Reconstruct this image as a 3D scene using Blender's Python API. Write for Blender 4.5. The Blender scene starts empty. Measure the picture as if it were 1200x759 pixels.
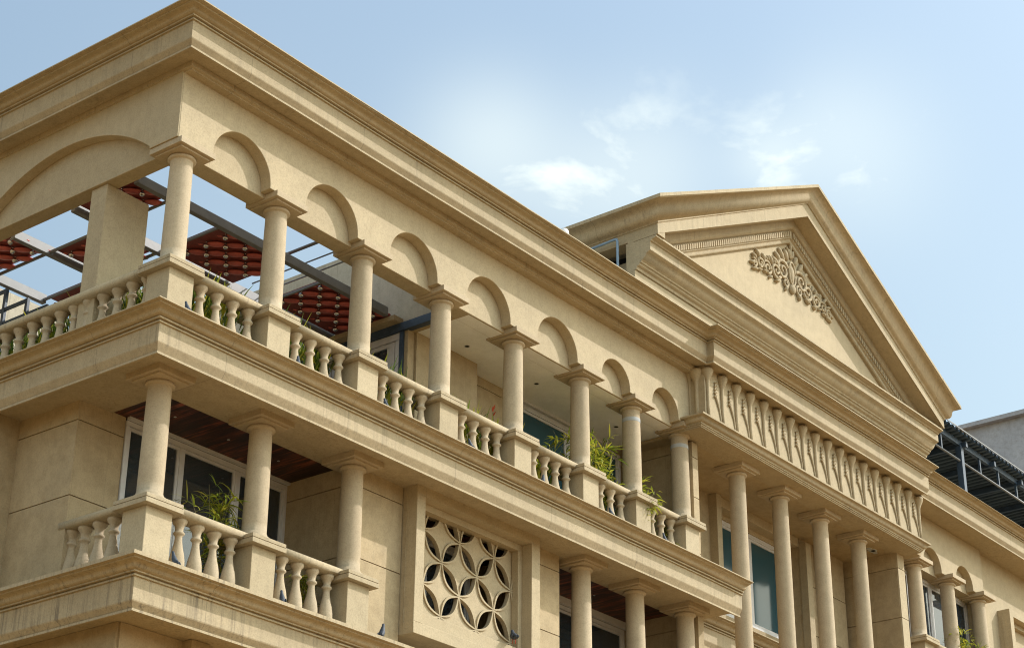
import bpy, bmesh, math, random
from mathutils import Vector, Matrix, Quaternion
random.seed(7)
S = 1.3                      # one modelling unit in metres
sc = bpy.context.scene
COL = sc.collection

# ------------------------------------------------------------------ camera
def cam_axes(yaw, pit, rol):
    y, t, r = (math.radians(a) for a in (yaw, pit, rol))
    F = Vector((math.sin(y)*math.cos(t), math.cos(y)*math.cos(t), math.sin(t)))
    R = Vector((math.cos(y), -math.sin(y), 0)); U = R.cross(F)
    return F, R*math.cos(r)+U*math.sin(r), U*math.cos(r)-R*math.sin(r)
F_, R_, U_ = cam_axes(51.783, 25.913, 0.539)
cd = bpy.data.cameras.new('camera'); cam = bpy.data.objects.new('camera', cd); COL.objects.link(cam)
m = Matrix((R_, U_, -F_)).transposed().to_4x4()
m.translation = Vector((-12.138, -14.257, -11.044))*S
cam.matrix_world = m
cd.sensor_fit = 'HORIZONTAL'; cd.sensor_width = 36; cd.lens = 2238.169/1200*36
cd.clip_end = 3000; cd.clip_start = 0.1
sc.camera = cam

# ------------------------------------------------------------------ light
SUN = Vector((.76, -.65, .75)).normalized()
world = bpy.data.worlds.new('World'); sc.world = world; world.use_nodes = True
wn, wl = world.node_tree.nodes, world.node_tree.links
wn.clear()
wo = wn.new('ShaderNodeOutputWorld'); bg = wn.new('ShaderNodeBackground'); bg.inputs[1].default_value = 0.15
sky = wn.new('ShaderNodeTexSky'); sky.sky_type = 'NISHITA'; sky.sun_disc = False
sky.sun_elevation = math.asin(SUN.z); sky.sun_rotation = math.atan2(SUN.x, SUN.y)
sky.dust_density = 2.2; sky.ozone_density = 1.0; sky.air_density = 1.0; sky.altitude = 20
tc = wn.new('ShaderNodeTexCoord')
def N(nodes, t, **k):
    n = nodes.new(t)
    for a, b in k.items(): setattr(n, a, b)
    return n
def M(nodes, links, op, a, b=None, c=None, clamp=False):
    n = nodes.new('ShaderNodeMath'); n.operation = op; n.use_clamp = clamp
    for i, v in enumerate((a, b, c)):
        if v is None: continue
        if isinstance(v, (int, float)): n.inputs[i].default_value = v
        else: links.new(v, n.inputs[i])
    return n.outputs[0]
# soft clouds: noise on the sky direction, gathered in a few banks, two of them unseen fill
mp = N(wn, 'ShaderNodeMapping'); mp.inputs['Scale'].default_value = (1, 1, 1.8)
wl.new(tc.outputs['Generated'], mp.inputs[0])
nz = N(wn, 'ShaderNodeTexNoise'); nz.inputs['Scale'].default_value = 10; nz.inputs['Detail'].default_value = 8; nz.inputs['Roughness'].default_value = .58
nz.inputs['Distortion'].default_value = .35
wl.new(mp.outputs[0], nz.inputs[0])
def cdir(u, v):
    return (F_ + R_*((u-600)/2238.) - U_*((v-379.5)/2238.)).normalized()
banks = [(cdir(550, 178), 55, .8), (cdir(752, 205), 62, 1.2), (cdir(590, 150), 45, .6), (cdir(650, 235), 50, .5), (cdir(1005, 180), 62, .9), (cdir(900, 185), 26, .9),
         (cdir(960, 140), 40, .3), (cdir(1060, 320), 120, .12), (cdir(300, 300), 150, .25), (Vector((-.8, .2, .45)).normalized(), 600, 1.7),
         (Vector((.1, -.9, .4)).normalized(), 1100, 2.6)]  # last two banks are out of view, added to brighten shaded faces
tot = None
for d, pxr, amp in banks:
    dp = N(wn, 'ShaderNodeVectorMath', operation='DISTANCE'); nv = N(wn, 'ShaderNodeVectorMath', operation='NORMALIZE')
    wl.new(tc.outputs['Generated'], nv.inputs[0]); wl.new(nv.outputs[0], dp.inputs[0]); dp.inputs[1].default_value = d
    r = pxr/2238.*1.6
    q = M(wn, wl, 'DIVIDE', dp.outputs['Value'], r)
    q = M(wn, wl, 'MULTIPLY', q, q); q = M(wn, wl, 'MULTIPLY', q, -1.0); q = M(wn, wl, 'EXPONENT', q)
    q = M(wn, wl, 'MULTIPLY', q, amp)
    tot = q if tot is None else M(wn, wl, 'ADD', tot, q)
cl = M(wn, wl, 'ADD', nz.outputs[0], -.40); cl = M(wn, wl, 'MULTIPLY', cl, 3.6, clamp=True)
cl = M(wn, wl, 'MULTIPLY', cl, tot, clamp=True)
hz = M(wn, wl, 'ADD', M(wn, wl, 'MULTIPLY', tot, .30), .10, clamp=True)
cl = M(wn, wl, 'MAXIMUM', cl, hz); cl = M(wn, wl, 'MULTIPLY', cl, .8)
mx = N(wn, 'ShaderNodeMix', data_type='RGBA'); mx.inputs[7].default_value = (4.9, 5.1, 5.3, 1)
wl.new(cl, mx.inputs[0]); wl.new(sky.outputs[0], mx.inputs[6]); 
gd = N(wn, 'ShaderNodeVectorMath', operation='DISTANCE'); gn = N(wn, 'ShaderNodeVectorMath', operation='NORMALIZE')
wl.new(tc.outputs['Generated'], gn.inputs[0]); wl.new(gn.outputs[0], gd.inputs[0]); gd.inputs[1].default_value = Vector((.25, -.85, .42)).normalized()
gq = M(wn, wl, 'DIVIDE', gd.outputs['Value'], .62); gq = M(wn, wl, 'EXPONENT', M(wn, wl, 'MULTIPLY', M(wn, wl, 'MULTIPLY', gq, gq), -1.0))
gl = N(wn, 'ShaderNodeMix', data_type='RGBA', blend_type='ADD'); gl.inputs[7].default_value = (5.6, 6.9, 8.2, 1)   # glow added out of view on the sun side to fill front shadows
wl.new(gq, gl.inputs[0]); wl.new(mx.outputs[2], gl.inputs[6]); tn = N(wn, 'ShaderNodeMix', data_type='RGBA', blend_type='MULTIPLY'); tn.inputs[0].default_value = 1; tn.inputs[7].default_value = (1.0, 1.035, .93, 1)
sz = N(wn, 'ShaderNodeSeparateXYZ'); wl.new(gn.outputs[0], sz.inputs[0])
el_ = wn.new('ShaderNodeValToRGB'); wl.new(sz.outputs[2], el_.inputs[0]); e_ = el_.color_ramp.elements
e_[0].position, e_[0].color = .30, (.90, .87, .80, 1); e_[1].position, e_[1].color = .62, (1.03, 1.03, 1.03, 1)
t2 = N(wn, 'ShaderNodeMix', data_type='RGBA', blend_type='MULTIPLY'); t2.inputs[0].default_value = 1
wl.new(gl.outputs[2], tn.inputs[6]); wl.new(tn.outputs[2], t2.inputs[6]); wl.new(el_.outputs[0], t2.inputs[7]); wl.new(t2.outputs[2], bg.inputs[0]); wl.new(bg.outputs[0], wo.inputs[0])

sl = bpy.data.lights.new('sun', 'SUN'); sl.energy = 2.15; sl.angle = math.radians(.55); sl.color = (1, .96, .92)
so = bpy.data.objects.new('sun', sl); so.rotation_euler = SUN.to_track_quat('Z', 'Y').to_euler(); COL.objects.link(so)
so.location = (0, -20, 40)
sc.view_settings.view_transform = 'Standard'; sc.view_settings.look = 'None'; sc.view_settings.gamma = 1
sc.view_settings.use_curve_mapping = False; sc.view_settings.exposure = 0.75
sc.cycles.max_bounces = 8; sc.cycles.diffuse_bounces = 5; sc.cycles.use_denoising = True; sc.cycles.pixel_filter_type = 'BLACKMAN_HARRIS'; sc.cycles.filter_width = 1.1

# ------------------------------------------------------------------ materials
def newmat(name):
    mt = bpy.data.materials.new(name); mt.use_nodes = True
    nt = mt.node_tree; nt.nodes.clear()
    out = nt.nodes.new('ShaderNodeOutputMaterial'); b = nt.nodes.new('ShaderNodeBsdfPrincipled')
    nt.links.new(b.outputs[0], out.inputs[0]); return mt, nt.nodes, nt.links, b, out
def ramp(n, l, fac, stops):
    r = n.new('ShaderNodeValToRGB'); l.new(fac, r.inputs[0]); e = r.color_ramp.elements
    e[0].position, e[0].color = stops[0][0], stops[0][1]; e[1].position, e[1].color = stops[-1][0], stops[-1][1]
    for p, c in stops[1:-1]: x = e.new(p); x.color = c
    return r.outputs[0]
def noise(n, l, vec, scale, detail=4, rough=.55, sc3=None):
    if sc3:
        mpn = n.new('ShaderNodeMapping'); mpn.inputs['Scale'].default_value = sc3; l.new(vec, mpn.inputs[0]); vec = mpn.outputs[0]
    t = n.new('ShaderNodeTexNoise'); t.inputs['Scale'].default_value = scale; t.inputs['Detail'].default_value = detail
    t.inputs['Roughness'].default_value = rough; l.new(vec, t.inputs[0]); return t.outputs[0]
def mixc(n, l, fac, a, b, blend='MIX'):
    x = n.new('ShaderNodeMix'); x.data_type = 'RGBA'; x.blend_type = blend
    for s, v in ((0, fac), (6, a), (7, b)):
        if isinstance(v, (int, float)): x.inputs[s].default_value = v
        elif isinstance(v, tuple): x.inputs[s].default_value = v
        else: l.new(v, x.inputs[s])
    return x.outputs[2]
def stone(name, col, streak=.0, speck=.5, blotch=.5, rough=.85):
    mt, n, l, b, out = newmat(name)
    g = n.new('ShaderNodeNewGeometry'); P = g.outputs['Position']
    c0 = tuple(col)+(1,)
    fine = noise(n, l, P, 42, 3, .7); mid = noise(n, l, P, 5.5, 5, .65); big = noise(n, l, P, .9, 3, .5)
    c = mixc(n, l, 1.0, c0, ramp(n, l, fine, [(.28, (1-.42*speck,)*3+(1,)), (.5, (1, 1, 1, 1)), (.74, (1+.22*speck,)*3+(1,))]), 'MULTIPLY')
    c = mixc(n, l, 1.0, c, ramp(n, l, mid, [(.3, (1-.20*blotch, 1-.22*blotch, 1-.25*blotch, 1)), (.55, (1, 1, 1, 1)), (.75, (1.06, 1.05, 1.03, 1))]), 'MULTIPLY')
    c = mixc(n, l, 1.0, c, ramp(n, l, big, [(.3, (1-.14*blotch, 1-.13*blotch, 1-.11*blotch, 1)), (.7, (1.04, 1.04, 1.04, 1))]), 'MULTIPLY')
    oi = n.new('ShaderNodeObjectInfo')
    c = mixc(n, l, 1.0, c, ramp(n, l, oi.outputs['Random'], [(0, (.93, .92, .90, 1)), (1, (1.05, 1.05, 1.05, 1))]), 'MULTIPLY')
    if name == 'sand_plaster': c = mixc(n, l, 1.0, c, ramp(n, l, g.outputs['Random Per Island'], [(0, (.90, .89, .87, 1)), (1, (1.07, 1.07, 1.07, 1))]), 'MULTIPLY')
    # dark pits
    pit = noise(n, l, P, 95, 2, .5)
    c = mixc(n, l, ramp(n, l, pit, [(.26, (.55, .55, .55, 1)), (.33, (0, 0, 0, 1))]), c, (.12, .10, .07, 1))
    if streak:
        s1 = noise(n, l, P, 1, 4, .75, (16, 16, .55)); s2 = noise(n, l, P, 1, 3, .5, (1.1, 1.1, .9))
        s = M(n, l, 'MULTIPLY', ramp(n, l, s1, [(.50, (0, 0, 0, 1)), (.72, (1, 1, 1, 1))]), ramp(n, l, s2, [(.40, (.12, .12, .12, 1)), (.68, (1, 1, 1, 1))]))
        s = M(n, l, 'MULTIPLY', s, streak)
        c = mixc(n, l, s, c, (.13, .105, .08, 1))
    if streak:
        sp_ = n.new('ShaderNodeSeparateXYZ'); l.new(P, sp_.inputs[0]); sq = n.new('ShaderNodeSeparateXYZ'); l.new(g.outputs['True Normal'], sq.inputs[0])
        ax_ = M(n, l, 'GREATER_THAN', M(n, l, 'ABSOLUTE', sq.outputs[0]), M(n, l, 'ABSOLUTE', sq.outputs[1]))
        co = n.new('ShaderNodeMix'); l.new(ax_, co.inputs[0]); l.new(sp_.outputs[0], co.inputs[2]); l.new(sp_.outputs[1], co.inputs[3])
        fr = M(n, l, 'FRACT', M(n, l, 'ADD', M(n, l, 'DIVIDE', co.outputs[0], 2.47), .31))
        ln = M(n, l, 'LESS_THAN', M(n, l, 'ABSOLUTE', M(n, l, 'SUBTRACT', fr, .5)), .0016)
        c = mixc(n, l, M(n, l, 'MULTIPLY', ln, .6*min(1, streak*2)), c, (.12, .10, .075, 1))
    # grime that settles on upward faces
    sn = n.new('ShaderNodeSeparateXYZ'); l.new(g.outputs['True Normal'], sn.inputs[0])
    up = M(n, l, 'MULTIPLY', ramp(n, l, sn.outputs[2], [(.6, (0, 0, 0, 1)), (.95, (1, 1, 1, 1))]), ramp(n, l, noise(n, l, P, 9, 5, .7), [(.4, (0, 0, 0, 1)), (.6, (.6, .6, .6, 1))]))
    c = mixc(n, l, up, c, (.16, .14, .11, 1))
    l.new(c, b.inputs['Base Color']); b.inputs['Roughness'].default_value = rough; b.inputs['Specular IOR Level'].default_value = .3
    bm = n.new('ShaderNodeBump'); bm.inputs['Strength'].default_value = .35; bm.inputs['Distance'].default_value = .006
    hh = M(n, l, 'ADD', fine, M(n, l, 'MULTIPLY', mid, 1.5)); l.new(hh, bm.inputs['Height']); l.new(bm.outputs[0], b.inputs['Normal'])
    return mt
STONE = (.425, .345, .228)
MAT = {}
MAT['stone'] = stone('sandstone_render', STONE, .16, .45, .45)
MAT['trim'] = stone('sandstone_trim', (.42, .342, .228), .6, .5)
MAT['trimdirty'] = stone('stained_sandstone_trim', (.41, .332, .218), 1.2, .5)
MAT['col'] = stone('cast_stone', (.44, .355, .245), .10, .4, .45)
MAT['wall2'] = stone('sand_plaster', (.42, .328, .205), .2, .4, .8)
MAT['beige'] = stone('beige_plaster', (.50, .44, .34), .4, .3, .7)
MAT['white'] = stone('white_plaster', (.86, .86, .87), .0, .15, .3)
MAT['paving'] = stone('orange_bounce_paving', (.38, .205, .045), .0, .4, 1.0)  # unseen ground, coloured orange so its bounce warms the soffits
MAT['greyplaster'] = stone('grey_plaster', (.46, .46, .50), .15, .3, 1.0)
def simple(name, col, rough=.5, metal=0, spec=.5, var=.15, nscale=8, bump=0):
    mt, n, l, b, out = newmat(name)
    g = n.new('ShaderNodeNewGeometry'); f = noise(n, l, g.outputs['Position'], nscale, 5, .65)
    c = mixc(n, l, 1.0, tuple(col)+(1,), ramp(n, l, f, [(.3, (1-var,)*3+(1,)), (.7, (1+var*.6,)*3+(1,))]), 'MULTIPLY')
    l.new(c, b.inputs['Base Color']); b.inputs['Roughness'].default_value = rough; b.inputs['Metallic'].default_value = metal
    b.inputs['Specular IOR Level'].default_value = spec
    if bump:
        bm = n.new('ShaderNodeBump'); bm.inputs['Strength'].default_value = bump; l.new(f, bm.inputs['Height']); l.new(bm.outputs[0], b.inputs['Normal'])
    return mt
MAT['steel'] = simple('grey_painted_steel', (.17, .17, .175), .45)
MAT['darksteel'] = simple('dark_blue_steel', (.035, .06, .10), .5, var=.3)
MAT['sheet'] = simple('corrugated_sheet', (.06, .085, .11), .5, .2, var=.3, nscale=3)
MAT['frame'] = simple('white_window_frame', (.58, .57, .58), .4, var=.08)
MAT['bluepipe'] = simple('blue_grey_pipe', (.22, .32, .45), .45)
MAT['whitepl'] = simple('white_plastic', (.75, .75, .76), .4)
MAT['red'] = simple('red_lacquer', (.52, .11, .09), .38, var=.35, nscale=5)
MAT['redback'] = simple('dark_red_mesh', (.24, .05, .04), .6, var=.4, nscale=20)
MAT['chrome'] = simple('polished_steel', (.62, .62, .64), .12, 1, var=.05)
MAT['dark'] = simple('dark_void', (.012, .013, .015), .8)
MAT['curtain'] = simple('grey_curtain', (.25, .27, .28), .8, var=.2, nscale=3)
MAT['spot'] = simple('blue_lamp_housing', (.02, .045, .10), .35)
MAT['lens'] = simple('lamp_glass', (.5, .53, .56), .1)
MAT['stem'] = simple('plant_stem', (.16, .13, .05), .7)
MAT['soil'] = simple('planter_soil', (.05, .035, .025), .9)
MAT['pigeon'] = simple('pigeon_feathers', (.035, .045, .065), .6, var=.5, nscale=30)
MAT['patch'] = simple('white_filler', (.40, .41, .41), .8)
def glassmat(name, col, rough=.03, ior=1.7, trans=.0):
    mt, n, l, b, out = newmat(name)
    g = n.new('ShaderNodeNewGeometry')
    b.inputs['Base Color'].default_value = tuple(col)+(1,); b.inputs['Roughness'].default_value = rough; b.inputs['IOR'].default_value = ior; b.inputs['Specular IOR Level'].default_value = 1.0 if trans else .35
    w = noise(n, l, g.outputs['Position'], 1.2, 2, .5); bm = n.new('ShaderNodeBump'); bm.inputs['Strength'].default_value = .04; l.new(w, bm.inputs['Height']); l.new(bm.outputs[0], b.inputs['Normal'])
    if trans:
        t = n.new('ShaderNodeBsdfTransparent'); t.inputs[0].default_value = (.7, .75, .76, 1)
        mxs = n.new('ShaderNodeMixShader'); mxs.inputs[0].default_value = trans; l.new(b.outputs[0], mxs.inputs[1]); l.new(t.outputs[0], mxs.inputs[2]); l.new(mxs.outputs[0], out.inputs[0])
    return mt
MAT['glass'] = glassmat('window_glass', (.045, .06, .075), trans=.32)
MAT['tealglass'] = glassmat('teal_window_glass', (.028, .075, .095), .10, 1.5)
def wood():
    mt, n, l, b, out = newmat('dark_wood_planks')
    g = n.new('ShaderNodeNewGeometry'); P = g.outputs['Position']
    gr = noise(n, l, P, 1, 6, .7, (16, 1.3, 1)); pl = noise(n, l, P, 1, 1, .3, (6, .15, 1))
    c = ramp(n, l, gr, [(.35, (.008, .004, .004, 1)), (.50, (.04, .012, .008, 1)), (.62, (.20, .055, .028, 1))])
    c = mixc(n, l, 1.0, c, ramp(n, l, pl, [(.35, (.6, .6, .6, 1)), (.65, (1.5, 1.4, 1.3, 1))]), 'MULTIPLY')
    l.new(c, b.inputs['Base Color']); b.inputs['Roughness'].default_value = .5
    bm = n.new('ShaderNodeBump'); bm.inputs['Strength'].default_value = .5; bm.inputs['Distance'].default_value = .01; l.new(gr, bm.inputs['Height']); l.new(bm.outputs[0], b.inputs['Normal'])
    return mt
MAT['wood'] = wood()
def leafmat(name, ca, cb, cc):
    mt, n, l, b, out = newmat(name)
    g = n.new('ShaderNodeNewGeometry')
    c = ramp(n, l, g.outputs['Random Per Island'], [(0, ca+(1,)), (.5, cb+(1,)), (1, cc+(1,))])
    l.new(c, b.inputs['Base Color']); b.inputs['Roughness'].default_value = .5
    t = n.new('ShaderNodeBsdfTranslucent'); l.new(c, t.inputs[0]); ms = n.new('ShaderNodeMixShader'); ms.inputs[0].default_value = .4
    l.new(b.outputs[0], ms.inputs[1]); l.new(t.outputs[0], ms.inputs[2]); l.new(ms.outputs[0], out.inputs[0]); return mt
MAT['leaf'] = leafmat('bamboo_leaf', (.10, .15, .02), (.30, .35, .03), (.55, .48, .06))
MAT['leafdark'] = leafmat('planter_leaf', (.035, .08, .015), (.20, .28, .03), (.62, .55, .05))
MAT['redleaf'] = leafmat('red_bract', (.5, .04, .02), (.6, .07, .03), (.55, .10, .05))

# ------------------------------------------------------------------ helpers
WL = {}
def tag(o, label=None, cat=None, group=None, kind=None):
    if label: o['label'] = label
    if cat: o['category'] = cat
    if group: o['group'] = group
    if kind: o['kind'] = kind
    return o
def empty(name, loc, label, cat, group=None):
    o = bpy.data.objects.new(name, None); COL.objects.link(o); o.empty_display_size = .3
    o.location = Vector(loc)*S; WL[o.name] = Vector(loc); return tag(o, label, cat, group)
class MB:
    def __init__(s): s.v = []; s.f = []; s.sm = []
    def add(s, vs, fs, smooth=False):
        k = len(s.v); s.v += [tuple(v) for v in vs]; s.f += [tuple(i+k for i in f) for f in fs]; s.sm += [smooth]*len(fs); return s
    def box(s, x0, x1, y0, y1, z0, z1):
        vs = [(x, y, z) for x in (x0, x1) for y in (y0, y1) for z in (z0, z1)]
        return s.add(vs, [(0, 1, 3, 2), (4, 6, 7, 5), (0, 4, 5, 1), (2, 3, 7, 6), (0, 2, 6, 4), (1, 5, 7, 3)])
    def prism(s, pts, ax, a, b, smooth=False):       # polygon extruded along an axis
        def mk(p, q, w): return {'y': (p, w, q), 'x': (w, p, q), 'z': (p, q, w)}[ax]
        n = len(pts); vs = [mk(p[0], p[1], a) for p in pts]+[mk(p[0], p[1], b) for p in pts]
        s.add(vs, [tuple(range(n)), tuple(range(2*n-1, n-1, -1))])
        k = len(s.v)-2*n; 
        for i in range(n):
            j = (i+1) % n; s.f.append((k+i, k+n+i, k+n+j, k+j)); s.sm.append(smooth)
        return s
    def lathe(s, prof, cx, cy, n=24, cap=True, smooth=True):
        k = len(s.v)
        for r, z in prof:
            for i in range(n): a = 2*math.pi*i/n; s.v.append((cx+r*math.cos(a), cy+r*math.sin(a), z))
        for j in range(len(prof)-1):
            for i in range(n): a = k+j*n+i; b = k+j*n+(i+1) % n; s.f.append((a, b, b+n, a+n)); s.sm.append(smooth)
        if cap:
            s.f.append(tuple(k+i for i in range(n))[::-1]); s.sm.append(False)
            s.f.append(tuple(k+(len(prof)-1)*n+i for i in range(n))); s.sm.append(False)
        return s
    def tube(s, pts, r, n=8, smooth=True, flat=1.0):
        pts = [Vector(p) for p in pts]; k = len(s.v); m_ = len(pts)
        rr = r if isinstance(r, (list, tuple)) else [r]*m_
        up = Vector((0, 0, 1)); prev = None
        for i, p in enumerate(pts):
            d = (pts[min(i+1, m_-1)]-pts[max(i-1, 0)]).normalized()
            if prev is None:
                a = d.cross(up) if abs(d.z) < .95 else d.cross(Vector((1, 0, 0)))
            else: a = prev-d*prev.dot(d)
            a.normalize(); prev = a; b = d.cross(a)
            for q in range(n): t = 2*math.pi*q/n; s.v.append(tuple(p+a*math.cos(t)*rr[i]+b*math.sin(t)*rr[i]*flat))
        for j in range(m_-1):
            for q in range(n): x = k+j*n+q; y = k+j*n+(q+1) % n; s.f.append((x, y, y+n, x+n)); s.sm.append(smooth)
        s.f.append(tuple(k+i for i in range(n))[::-1]); s.sm.append(False); s.f.append(tuple(k+(m_-1)*n+i for i in range(n))); s.sm.append(False)
        return s
    def ball(s, c, rx, ry=None, rz=None, n=10, rot=None):
        ry = ry or rx; rz = rz or rx; k = len(s.v); c = Vector(c)
        h = n//2+1
        for j in range(h+1):
            t = math.pi*(j/h)
            for i in range(n):
                a = 2*math.pi*i/n; p = Vector((rx*math.sin(t)*math.cos(a), ry*math.sin(t)*math.sin(a), rz*math.cos(t)))
                if rot: p = rot @ p
                s.v.append(tuple(c+p))
        for j in range(h):
            for i in range(n): a = k+j*n+i; b = k+j*n+(i+1) % n; s.f.append((a, a+n, b+n, b)); s.sm.append(True)
        return s
    def sweep(s, prof, path, smooth_edges=()):
        # prof: (outward, z); path: (x, y, mx, my)
        n = len(prof); k = len(s.v); rg = random.Random(len(prof)+len(path)); pp = []
        for i, p in enumerate(path):
            pp.append(p+(0,))
            if i < len(path)-1:
                q = path[i+1]; L = math.hypot(q[0]-p[0], q[1]-p[1]); mm = (q[2], q[3]) if abs(q[2])+abs(q[3]) < abs(p[2])+abs(p[3]) else (p[2], p[3])
                if abs(q[0]-p[0]) > abs(q[1]-p[1]): mm = (0, -1)
                else: mm = (-1, 0)
                for j in range(1, int(L/.95)):
                    t = j/int(L/.95); e = rg.uniform(-.0035, .0035)
                    pp.append((p[0]+(q[0]-p[0])*t+mm[0]*e, p[1]+(q[1]-p[1])*t+mm[1]*e, mm[0], mm[1], rg.uniform(-.0035, .0035)))
        path = pp
        for (x, y, mx_, my_, jz) in path:
            for (o, z) in prof: s.v.append((x+mx_*o, y+my_*o, z+jz))
        for j in range(len(path)-1):
            for i in range(n):
                a = k+j*n+i; b = k+j*n+(i+1) % n; s.f.append((a, b, b+n, a+n)); s.sm.append(i in smooth_edges)
        s.f.append(tuple(range(k, k+n))[::-1]); s.sm.append(False)
        e = k+(len(path)-1)*n; s.f.append(tuple(range(e, e+n))); s.sm.append(False)
        return s
    def build(s, name, mat, parent=None, loc=None, bevel=0, label=None, fixn=True):
        if loc is None:
            loc = Vector(WL[parent.name]) if parent else Vector((0, 0, 0))
            if parent is None:
                xs = [v[0] for v in s.v]; ys = [v[1] for v in s.v]; zs = [v[2] for v in s.v]
                loc = Vector(((min(xs)+max(xs))/2, (min(ys)+max(ys))/2, min(zs)))
        loc = Vector(loc)
        me = bpy.data.meshes.new(name)
        me.from_pydata([((v[0]-loc.x)*S, (v[1]-loc.y)*S, (v[2]-loc.z)*S) for v in s.v], [], s.f)
        me.polygons.foreach_set('use_smooth', s.sm)
        if fixn:
            b = bmesh.new(); b.from_mesh(me); bmesh.ops.remove_doubles(b, verts=b.verts, dist=1e-6); bmesh.ops.recalc_face_normals(b, faces=b.faces); b.to_mesh(me); b.free()
        me.materials.append(mat if not isinstance(mat, str) else MAT[mat]); me.update()
        o = bpy.data.objects.new(name, me); COL.objects.link(o)
        base = Vector((0, 0, 0))
        if parent: o.parent = parent; base = WL[parent.name]
        o.location = (loc-base)*S; WL[o.name] = loc
        if bevel:
            bv = o.modifiers.new('bevel', 'BEVEL'); bv.width = bevel*S; bv.segments = 2; bv.limit_method = 'ANGLE'; bv.angle_limit = math.radians(40)
        if label: o['label'] = label
        return o
def copy_tree(o, delta, parent=None):
    c = o.copy(); COL.objects.link(c)
    if parent: c.parent = parent
    WL[c.name] = WL[o.name]+Vector(delta)
    if delta != (0, 0, 0) and (parent is None or parent == o.parent): c.location = o.location+Vector(delta)*S
    for ch in list(o.children): copy_tree(ch, (0, 0, 0), c)
    return c

# ------------------------------------------------------------------ setting
g = MB(); g.box(-400, 400, -400, 400, -12.6, -12.3); tag(g.build('ground', 'paving'), kind='structure')

B = empty('classical_building', (8, 1, -12.3), 'large sand coloured classical building with arcaded terrace, columns, balustrades and pediment', 'building')

# moulding profile: (outward, z) from the soffit inwards round to the top
def prof_at(zl, zfb, zft, zc1, zc2, zt, zs, back=-.35, lip=.55):
    p = [(back, zs), (lip-.02, zs), (lip-.02, zl), (lip+.004, zl), (lip+.004, zl+.024), (lip-.012, zl+.028), (.585, zfb), (.590, zfb+.012), (.590, zft), (.612, zft+.002), (.612, zft+.018), (.592, zft+.021), (.592, zft+.034), (.632, zft+.036), (.632, zft+.053), (.604, zft+.056), (.604, zc1)]
    k = len(p); n = 10; H = zc2-zc1+.012
    for i in range(1, n+1):
        t = i/n; o = .604+.135*(t-math.sin(2*math.pi*t)/(2*math.pi)*.0)
        # S curve: horizontal-ish, vertical in the middle, horizontal-ish on top
        zz = zc1+H*(.5-.5*math.cos(math.pi*t))*.9+.1*H*t
        o = .604+.145*(t+.13*math.sin(2*math.pi*t))
        p.append((o, zz))
    sm = tuple(range(k-1, k+n-1))
    p += [(.755, zc2+.014), (.755, zc2+.026), (.80, zc2+.030), (.80, zt), (back, zt)]
    return p, sm
P1, SM = prof_at(.85, .94, 1.168, 1.219, 1.262, 1.297, .885)
P2, _ = prof_at(-2.863, -2.759, -2.547, -2.486, -2.428, -2.385, -2.775)
P3, _ = prof_at(-5.568, -5.484, -5.244, -5.197, -5.140, -5.073, -5.50, back=-.1)
# taller cyma
def tall(p, zc1, ztop):   # stretch the curved band so that it fills the height below the fillet
    return p
XR = 10.47
m1 = MB(); m1.sweep(P1, [(.03, 9, -1, 0), (.03, -.03, -1, -1), (XR, -.03, -1, -1), (XR, -.15, -1, -1), (16.8, -.15, 0, -1)], SM)
m1.sweep(P1, [(16.805, -.03, 0, -1), (34, -.03, 0, -1)], SM)
m1.build('roof_cornice', 'trim', B)
m2 = MB(); m2.sweep(P2, [(0, 9, -1, 0), (0, 0, -1, -1), (10.60, 0, 0, -1)], SM)
m2.build('belt_cornice', 'trim', B)
m3 = MB(); m3.sweep(P3, [(0, 9, -1, 0), (0, 0, -1, -1), (10.60, 0, 0, -1)], SM)
m3.build('balcony_cornice', 'trimdirty', B)
# bed moulding under the roof cornice
m = MB(); m.sweep([(.15, .80), (.29, .80), (.29, .815), (.33, .82), (.33, .884), (.15, .884)], [(.03, 9, -1, 0), (.03, -.03, -1, -1), (9.93, -.03, 0, -1)])
m.build('bed_moulding', 'trim', B)
# metal flashing strip along the roof edge
m = MB(); m.sweep([(.70, 1.2985), (.812, 1.2985), (.812, 1.312), (.70, 1.312)], [(.03, 9, -1, 0), (.03, -.03, -1, -1), (XR, -.03, -1, -1), (XR, -.15, -1, -1), (16.8, -.15, 0, -1)])
m.build('coping', 'stone', B)

# ---- upper arcade wall
AX = [0, 1.5, 3.0, 4.5, 6.0, 7.5, 8.75, 10.0]
YF, YR = -.21, -.05
def arc(xc, r, z0, n=26): return [(xc-r*math.cos(math.pi*i/n), z0+r*math.sin(math.pi*i/n)) for i in range(n+1)]
zb = -.0305; pts = [(-.2605, zb)]
for i in range(7):
    a, b = AX[i], AX[i+1]; r = .455 if i < 5 else .345
    xc = (a+b)/2-.035
    pts += [(xc-r, zb)]+arc(xc, r, .0)+[(xc+r, zb)]
pts += [(10.0, zb), (10.0, .884), (-.2605, .884)]
m = MB(); m.prism(pts, 'y', YF, YR-.001); m.build('arcade_wall', 'stone', B, bevel=.006)
m = MB(); m.box(.21, 10.17, YR, .20, -.084, 1.0); m.build('front_beam', 'stone', B, bevel=.006)
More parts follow.
